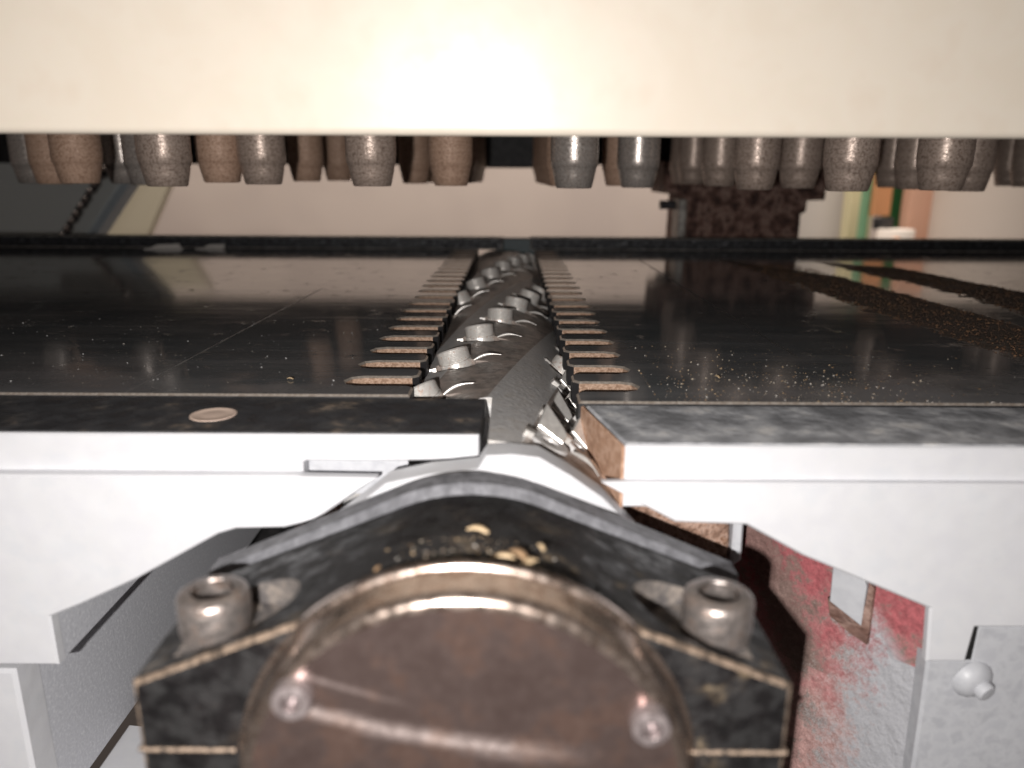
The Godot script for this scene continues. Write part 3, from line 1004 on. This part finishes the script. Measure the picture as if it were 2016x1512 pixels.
# ------------------------------------------------------------------ the hood and the pins under it
func hood() -> void:
	var t := base("machine_hood")
	tag(t, "smooth cream painted hood panel across the top, glossy with a flash glare", "machine hood")
	var st := mb()
	var lean := Basis(Vector3(1, 0, 0), deg_to_rad(4.3))
	var b := Transform3D(lean, Vector3(0, 57.6, -158))
	# section of the panel (local y up, local z towards the lens), rolled under at the bottom
	var sec := []
	for i in 9:
		var a := deg_to_rad(-90.0 + 90.0 * i / 8.0)
		sec.append([Vector2(-1.6 + 1.6 * cos(a), 1.6 + 1.6 * sin(a)), Vector2(cos(a), sin(a))])
	sec.append([Vector2(0, 260), Vector2(1, 0)])
	sec.push_front([Vector2(-4.5, 0), Vector2(0, -1)])
	for i in sec.size() - 1:
		var c0: Vector2 = sec[i][0]
		var c1: Vector2 = sec[i + 1][0]
		var n0: Vector3 = lean * Vector3(0, sec[i][1].y, sec[i][1].x)
		var n1: Vector3 = lean * Vector3(0, sec[i + 1][1].y, sec[i + 1][1].x)
		quad(st, b * Vector3(-420, c0.y, c0.x), b * Vector3(420, c0.y, c0.x), b * Vector3(420, c1.y, c1.x), b * Vector3(-420, c1.y, c1.x), n0, n0, n1, n1)
	flat4(st, b * Vector3(-420, 0, -4.5), b * Vector3(420, 0, -4.5), b * Vector3(420, 260, -4.5), b * Vector3(-420, 260, -4.5), -b.basis.z)
	obj("front_panel", st, M["cream_paint"], t)
	st = mb()
	box(st, -720, 720, 112, 320, 168, 700)
	obj("head_block", st, M["dark_machine"], t)
	st = mb()
	prism(st, front(660), pv([[-720, 59], [-40, 59], [-30, 57], [20, 57], [30, 60], [720, 60], [720, 111.8], [-720, 111.8]]), 36.0, 1.0)
	obj("rear_skirt", st, M["dark_machine"], t)

func pin(x: float, D: float, y0: float, m: String, label: String, group: String, r := 10.0) -> void:
	var t := base("tapered_pin", Vector3(x, y0, -D))
	tag(t, label, "pin", group)
	t.rotation.y = rng.randf() * TAU
	var st := mb()
	var k := r / 10.0
	var u := 0.003 if m == "pin_steel" else 0.007
	lathe(st, Transform3D(), [[0.01, 0.0], [7.0 * k, 0.05], [7.6 * k, 0.5], [8.7 * k, 5.2], [9.2 * k, 8.0], [9.5 * k, 8.5]], 40, u)
	obj("tapered_tip", st, M[m], t)
	st = mb()
	lathe(st, Transform3D(), [[9.25 * k, 8.5], [9.75 * k, 9.1], [10.0 * k, 12.0], [10.0 * k, 112.0 - y0]], 40, u)
	obj("shank", st, M[m], t)

func pins() -> void:
	# [x, D, bottom, kind, words that single it out]
	var list := [
		[-261, 430, 45, 0, "pale pin at the far left edge of the pin bank"],
		[-224, 385, 45.2, 2, "brown pin second from the left edge, behind a wide orange brown pin"],
		[-187.3, 341, 46, 2, "wide orange brown rusty pin above the black chain"],
		[-211, 430, 45, 0, "shiny pin just right of the chain, behind the front pins"],
		[-176, 380, 45.0, 0, "grey pin half hidden at the left of the dark wide pin"],
		[-136.4, 311, 45.4, 1, "wide dark grey pin standing nearest on the left, above the olive panel"],
		[-128.8, 349, 46.6, 2, "rough rusty pin right of the wide dark grey pin on the left"],
		[-107.8, 341, 46, 1, "dark pin with a bright chipped tip left of the two flat rusty pins"],
		[-119, 455, 46.5, 2, "flat rough rusty pin, first of two right of the chipped dark pin"],
		[-114.7, 520, 46.5, 2, "narrower rough rusty pin, second of two right of the chipped dark pin"],
		[-56.8, 318, 45.8, 1, "wide dark pin with bright tapered end left of the centre gap"],
		[-62, 500, 45.2, 2, "tan rusty sliver of a pin right of the dark bright-tipped pin"],
		[-58, 565, 45.4, 2, "thinnest tan pin sliver beside the rusty pin left of the gap"],
		[-28.5, 362, 45.6, 2, "rusty front pin of the row at the left side of the centre gap"],
		[25.7, 333, 45.2, 0, "large steel pin with ringed tip at the right side of the centre gap"],
		[60.5, 450, 45, 2, "rusty pin half hidden behind the second steel pin right of the gap"],
		[59.3, 376, 45, 0, "second steel pin right of the centre gap, with a bright ring"],
		[129, 600, 45, 1, "pale narrow pin sliver left of the three pins over the rusty block"],
		[115.8, 510, 45.6, 1, "narrow speckled pin above the left end of the rusty block"],
		[112.3, 430, 45.3, 1, "mid sized brown tipped pin above the rusty block"],
		[109.5, 357, 44.6, 1, "wide tan tipped pin in front, above the middle of the rusty block"],
		[141.4, 391, 44.9, 1, "brown pin above the right end of the rusty block"],
		[129.5, 305, 45, 1, "widest pin on the right, hazy brown, right of the rusty block"],
		[225.5, 470, 44.6, 1, "narrow rust speckled pin above the orange shelf board"],
		[203, 400, 44.6, 1, "bright topped pin above the green post"],
		[168.8, 311, 45.4, 1, "wide brown pin above the grey drum on the right"],
		[213, 370, 44.2, 1, "bright tipped pin touching the wide brown pin above the grey drum"],
		[351, 560, 45, 1, "narrow striped pin near the right edge of the picture"],
		[325, 500, 45, 1, "last pin at the right edge of the picture"]]
	var names := ["pin_steel", "pin_worn", "pin_rusty"]
	for e in list:
		pin(e[0], e[1], e[2], names[e[3]], e[4], "tapered pins hanging under the hood")
	for k in 6:
		pin(-28.5 - k * 0.6, 408.0 + 42.0 * k, 46.5 - k * 0.2, "pin_worn", "dark pin, %s in the file behind the front pin left of the centre gap" % ["first", "second", "third", "fourth", "fifth", "last"][k], "file of pins left of the centre gap")
	for k in 6:
		pin(25.7, 398.0 + 46.0 * k, 45.2, "pin_rusty", "brown pin, %s in the file behind the large steel pin right of the gap" % ["first", "second", "third", "fourth", "fifth", "last"][k], "file of pins right of the centre gap")

# ------------------------------------------------------------------ behind the tables
func behind() -> void:
	# low end bars across the far ends of the tables
	for s in [-1.0, 1.0]:
		var t := base("end_bar")
		tag(t, "long black end bar across the far edge of the left table" if s < 0 else "long black end bar with light painted along its top edge across the right table", "bar")
		var st := mb()
		var e := mb()
		var p := rect(-520, -0.6, -7, 7.8) if s < 0 else rect(12.5, -0.6, 520, 8.0)
		prism(st, front(549), p, 12.0, 0.8, e)
		obj("bar_body", st, M["bar_black"], t)
		obj("bar_edge", e, M["bar_edge"], t)  # pale chamfer paints the light caught along the top of the bar
	var st := mb()
	prism(st, front(572), pv([[-12, -30], [18, -30], [18, 5.6], [-12, 5.6]]), 10.0, 0.6)
	tag(obj("spacer_block", st, M["teal_grey"]), "small teal grey block in the gap between the two end bars", "block")
	# white pieces added to stand in for a bright reflection below the left bar
	for e in [[-244, 534, 15, 0.1, "longer white piece added for the reflection below the left end bar"], [-212, 536, 12, -0.25, "shorter tilted white piece added for the reflection, right of the longer piece"]]:
		var t := base("reflection_piece", Vector3(e[0], 0.2, -e[1]))
		t.rotation.y = e[3]
		tag(t, e[4], "added_piece", "added reflection pieces by the left end bar")
		st = mb()
		prism(st, top(0.5), pv([[-e[2] * 0.7, -2.5], [0, -3.5], [e[2], -1.0], [e[2] * 0.8, 6.0], [-e[2] * 0.5, 5.0]]), 0.5, 0.1)
		obj("reflection_sheet", st, M["reflection_white"], t)
		st = mb()
		prism(st, Transform3D(Basis(Vector3.RIGHT, -0.9), Vector3(0, 0.8, -4.6)), pv([[-e[2] * 0.55, 0], [e[2] * 0.8, 0], [e[2] * 0.7, 3.4], [-e[2] * 0.3, 2.6]]), 0.4, 0.1)
		obj("turned_up_edge", st, M["reflection_white"], t)
	# rusty block behind the right table
	var t := base("rusty_block")
	tag(t, "dark brown rusty machine block standing behind the right table", "machine block")
	st = mb()
	prism(st, front(620), pv([[133, -60], [230, -60], [229, 22], [233, 24], [233, 32.6], [247, 33], [248, 62], [118, 62], [119.5, 38], [135, 36]]), 60.0, 1.2)
	obj("block_body", st, M["dirty_block"], t)
	st = mb()
	box(st, 117.0, 129.0, 25.5, 32.0, 616, 626, 0.8)
	obj("dark_lug", st, M["dark_machine"], t)
	st = mb()
	box(st, 131.0, 137.5, 2, 33.0, 617, 640, 0.8)
	obj("pale_strip", st, M["bar_edge"], t)
	# slanted side panel and roller chain on the left
	t = base("side_panel")
	tag(t, "dark grey slanted side panel behind the left table", "panel")
	st = mb()
	prism(st, front(760), pv([[-900, -120], [-508, -120], [-409, 4], [-356, 70], [-320, 115], [-900, 115]]), 20.0, 1.0)
	obj("panel_sheet", st, M["panel_dark"], t)
	st = mb()
	prism(st, front(756), pv([[-506, -120], [-497, -120], [-398, 4], [-345, 70], [-309, 115], [-319, 115], [-355, 70], [-408, 4]]), 22.0, 1.0)
	obj("edge_strip", st, M["panel_strip"], t)
	t = base("olive_panel")
	tag(t, "pale olive slanted panel beside the dark side panel on the left", "panel")
	st = mb()
	prism(st, front(1180), pv([[-820, -200], [-646, -200], [-553, -33], [-514, 37], [-468, 120], [-600, 120], [-660, 4], [-730, -60]]), 16.0, 1.0)
	obj("panel_sheet", st, M["panel_olive"], t)
	var ch := base("roller_chain")
	tag(ch, "black roller chain slanting down in front of the dark side panel", "chain")
	for k in 14:
		var q := Vector3(-452 + k * 5.4, -30 + k * 6.9, -748)
		st = mb()
		var dir := Vector3(5.4, 6.9, 0).normalized()
		var bs := Basis(dir, Vector3(-dir.y, dir.x, 0), Vector3(0, 0, 1))
		var lk := PackedVector2Array()
		for i in 20:
			var a := TAU * i / 20.0
			lk.append(Vector2(5.6 * cos(a), (5.4 - 1.6 * sin(a) * sin(a) * (1.0 if k % 2 else 0.4)) * sin(a) * (0.72 + 0.28 * absf(cos(a)))))
		prism(st, Transform3D(bs, q + Vector3(0, 0, 3.0 if k % 2 else 1.0)), lk, 2.2, 0.5)
		var o := obj("link", st, M["chain_black"], ch)
		st = mb()
		lathe(st, along(q + dir * 2.6, Vector3(0, 0, 1)), [[2.6, -6], [2.6, 4.2], [2.0, 4.8], [0.01, 4.9]], 14)
		obj("rivet", st, M["bolt_steel"], o)
	# what stands by the wall on the right
	var things := [
		["white_board", "pale grey board standing by the wall right of the rusty block", "board", "shelf_white", 430, 512, 1330],
		["cream_board", "cream coloured board standing between the pale board and the green post", "board", "shelf_cream", 516, 553, 1290],
		["green_post", "dark green post behind the orange board on the right", "post", "post_green", 578, 614, 1240],
		["pink_board", "pinkish wooden board standing right of the green post", "board", "wood_pink", 608, 646, 1200]]
	for e in things:
		st = mb()
		box(st, e[4] * e[6] / 1200.0, e[5] * e[6] / 1200.0, -420, 130, e[6], e[6] + 25, 1.5)
		tag(obj(e[0], st, M[e[3]]), e[1], e[2])
	st = mb()
	box(st, 550, 559, -420, 130, 1225, 1240, 1.0)
	tag(obj("green_strip", st, M["stripe_pale_green"]), "thin pale green strip at the edge of the cream board", "strip")
	st = mb()
	box(st, 560, 586, -7, 130, 1212, 1235, 1.5)
	tag(obj("orange_board", st, M["wood_orange"]), "short orange wooden board above the black pot", "board")
	t = base("black_pot", Vector3(566, -26, -1190))
	tag(t, "small black pot under the orange board", "pot")
	st = mb()
	lathe(st, Transform3D(), [[0.01, 0], [12, 0], [14, 2], [15, 14], [14.5, 18], [0.01, 18.5]], 24)
	obj("pot_body", st, M["jar_black"], t)
	t = base("paint_tin", Vector3(578, -60, -1170))
	tag(t, "white tin with an orange label below the black pot", "tin")
	st = mb()
	lathe(st, Transform3D(), [[0.01, -60], [26, -60], [26, 34], [25, 36], [0.01, 36]], 32)
	obj("tin_body", st, M["label_white"], t)
	st = mb()
	prism(st, front(-27.0), pv([[-18, 8], [-6, 6], [-2, 18], [-8, 26], [-19, 22]]), 3.0, 0.4)
	obj("orange_label", st, M["label_orange"], t)
	t = base("grey_drum", Vector3(735, -420, -1150))
	tag(t, "grey rounded drum standing at the right behind the table", "drum")
	st = mb()
	lathe(st, Transform3D(), [[0.01, 0], [104, 0], [106, 6], [106, 170], [109, 174], [106, 178], [106, 520], [100, 548], [0.01, 556]], 48)
	obj("drum_body", st, M["drum_grey"], t)
	st = mb()
	tube(st, [Vector3(66, 400, 88), Vector3(60, 440, 92), Vector3(48, 478, 98), Vector3(30, 505, 103)], [2.4, 2.6, 2.6, 2.2], 8)
	obj("seam", st, M["shelf_white"], t)
	# the workshop wall
	st = mb()
	box(st, -3200, 3200, -900, 1700, 1500, 1520)
	var o := obj("wall", st, M["wall_paint"])
	tag(o, "plain pinkish grey workshop wall far behind the machine", "wall", "", "structure")

# ------------------------------------------------------------------ dust and chips
func grains(called: String, m: Material, count: int, spread: Callable, r0: float, r1: float, label: String, cols: Array) -> void:
	var st := mb()
	S = 1.0
	var v := [Vector3(1, 0.1, 0.2), Vector3(-0.9, 0, 0.3), Vector3(0.1, 0.8, 0), Vector3(0, -0.5, 0), Vector3(0.2, 0.1, 0.9), Vector3(-0.1, 0.1, -0.8)]
	for f in [[0, 2, 4], [4, 2, 1], [1, 2, 5], [5, 2, 0], [0, 4, 3], [4, 1, 3], [1, 5, 3], [5, 0, 3]]:
		var n: Vector3 = (v[f[0]] + v[f[1]] + v[f[2]]).normalized()
		tri(st, v[f[0]], v[f[1]], v[f[2]], n, n, n)
	S = 0.001
	var mm := MultiMesh.new()
	mm.transform_format = MultiMesh.TRANSFORM_3D
	mm.use_colors = true
	mm.mesh = st.commit()
	mm.instance_count = count
	for i in count:
		var p: Vector3 = spread.call()
		var r := r0 * pow(r1 / r0, pow(rng.randf(), 2.2))
		var b := Basis(Vector3(rng.randf() - 0.5, 1.5, rng.randf() - 0.5).normalized(), rng.randf() * TAU).scaled_local(Vector3(r, r * rng.randf_range(0.3, 0.8), r * rng.randf_range(0.4, 1.0)))
		mm.set_instance_transform(i, Transform3D(b.scaled(Vector3.ONE * 0.001), (p + Vector3(0, r * 0.2, 0)) * 0.001))
		mm.set_instance_color(i, (cols[rng.randi() % cols.size()] as Color).srgb_to_linear())
	var o := MultiMeshInstance3D.new()
	o.name = called
	o.multimesh = mm
	o.material_override = m
	mm.mesh.surface_set_material(0, m)
	add_child(o, true)
	tag(o, label, "dust", "", "stuff")

func dust() -> void:
	var m := StandardMaterial3D.new()
	m.resource_name = "grain"
	m.vertex_color_use_as_albedo = true
	m.roughness = 0.9
	var tan_ := [C(140, 120, 96), C(160, 148, 132), C(120, 98, 74), C(168, 162, 156), C(104, 86, 70)]
	var pale := [C(150, 148, 148), C(130, 124, 118), C(112, 104, 96), C(176, 174, 174)]
	grains("right_table_sawdust", m, 1300, func():
		var D := 169.0 + 60.0 * pow(rng.randf(), 1.6)
		var x := 36.0 + absf(rng.randfn(0.0, 1.0)) * 44.0
		if rng.randf() < 0.5: x = 72.0 + rng.randfn(0.0, 22.0); D = 184.0 + rng.randfn(0.0, 9.0)
		return Vector3(clampf(x, 34.0, 380.0), 0.0, -clampf(D, 169.0, 300.0)), 0.07, 0.5, "tan and white sawdust scattered on the near right table", tan_)
	grains("left_table_sawdust", m, 520, func(): return Vector3(-44.0 - 150.0 * rng.randf(), 0.0, -(175.0 + 95.0 * rng.randf())), 0.07, 0.42, "fine pale dust specks on the near left table", pale)
	grains("band_sawdust", m, 9000, func():
		var D := rng.randf_range(215.0, 455.0)
		var lo := 133.0 + (420.0 - D) * 0.055 + rng.randf() * 38.0
		if rng.randf() < 0.45: lo = 186.0 + (461.0 - D) * 0.11 - maxf(0.0, 340.0 - D) * 0.2 + rng.randf() * 36.0
		return Vector3(lo, 0.0, -D), 0.2, 0.8, "dark brown dust stuck in two smeared bands on the right table", [C(92, 66, 48), C(70, 50, 38), C(116, 86, 62)])
	grains("housing_sawdust", m, 420, func():
		var a := deg_to_rad(rng.randfn(4.0, 14.0))
		return Vector3(AX + 32.5 * sin(a), AY + 32.5 * cos(a), -rng.randf_range(96.0, 108.0)), 0.08, 0.5, "sawdust grains lying on top of the black bearing housing", tan_)
	# larger chips, each its own thing
	var chips := [
		[-5.2, -4.2, 110.0, 1.5, 0.4, "wood_chip", "pale curled wood chip high on the black bearing housing"],
		[4.6, -4.9, 106.0, 0.9, 1.2, "wood_chip", "small round wood chip right of the chip pile on the housing"],
		[-20.0, -7.0, 103.0, 0.7, 2.0, "chip_dark", "small orange wood chip left on the bearing housing"],
		[-1.0, -4.4, 101.5, 1.4, 0.1, "wood_chip", "flat wood chip at the left of the chip pile on the housing"],
		[1.2, -4.4, 102.4, 1.6, 0.9, "chip_dark", "large brown chip on top of the chip pile on the housing"],
		[2.6, -4.7, 100.2, 1.5, 2.2, "wood_chip", "wide pale chip at the foot of the chip pile on the housing"],
		[-56.0, 0.3, 186.0, 0.7, 0.3, "wood_chip", "single tan wood chip on the near left table"],
		[53.0, 0.3, 190.0, 0.8, 1.3, "wood_chip", "tan wood chip on the right table beside the slots"]]
	for e in chips:
		var st := mb()
		var pts := []
		var rr := []
		for i in 5:
			var a := i / 4.0 - 0.5
			pts.append(Vector3(cos(e[4]) * a * 2.4, 0.5 - 1.6 * a * a, sin(e[4]) * a * 2.4) * e[3])
			rr.append(e[3] * (0.55 - 0.9 * a * a))
		tube(st, pts, rr, 7, 0.35)
		var o := obj("wood_chip", st, M[e[5]])
		o.position = Vector3(e[0], e[1], -e[2]) * 0.001
		tag(o, e[6], "wood chip", "wood chips on the machine")

func _ready() -> void:
	rng.seed = 7
	camera_and_light()
	materials()
	behind()
	frame()
	tables()
	cutter_head()
	bearing()
	hood()
	pins()
	dust()
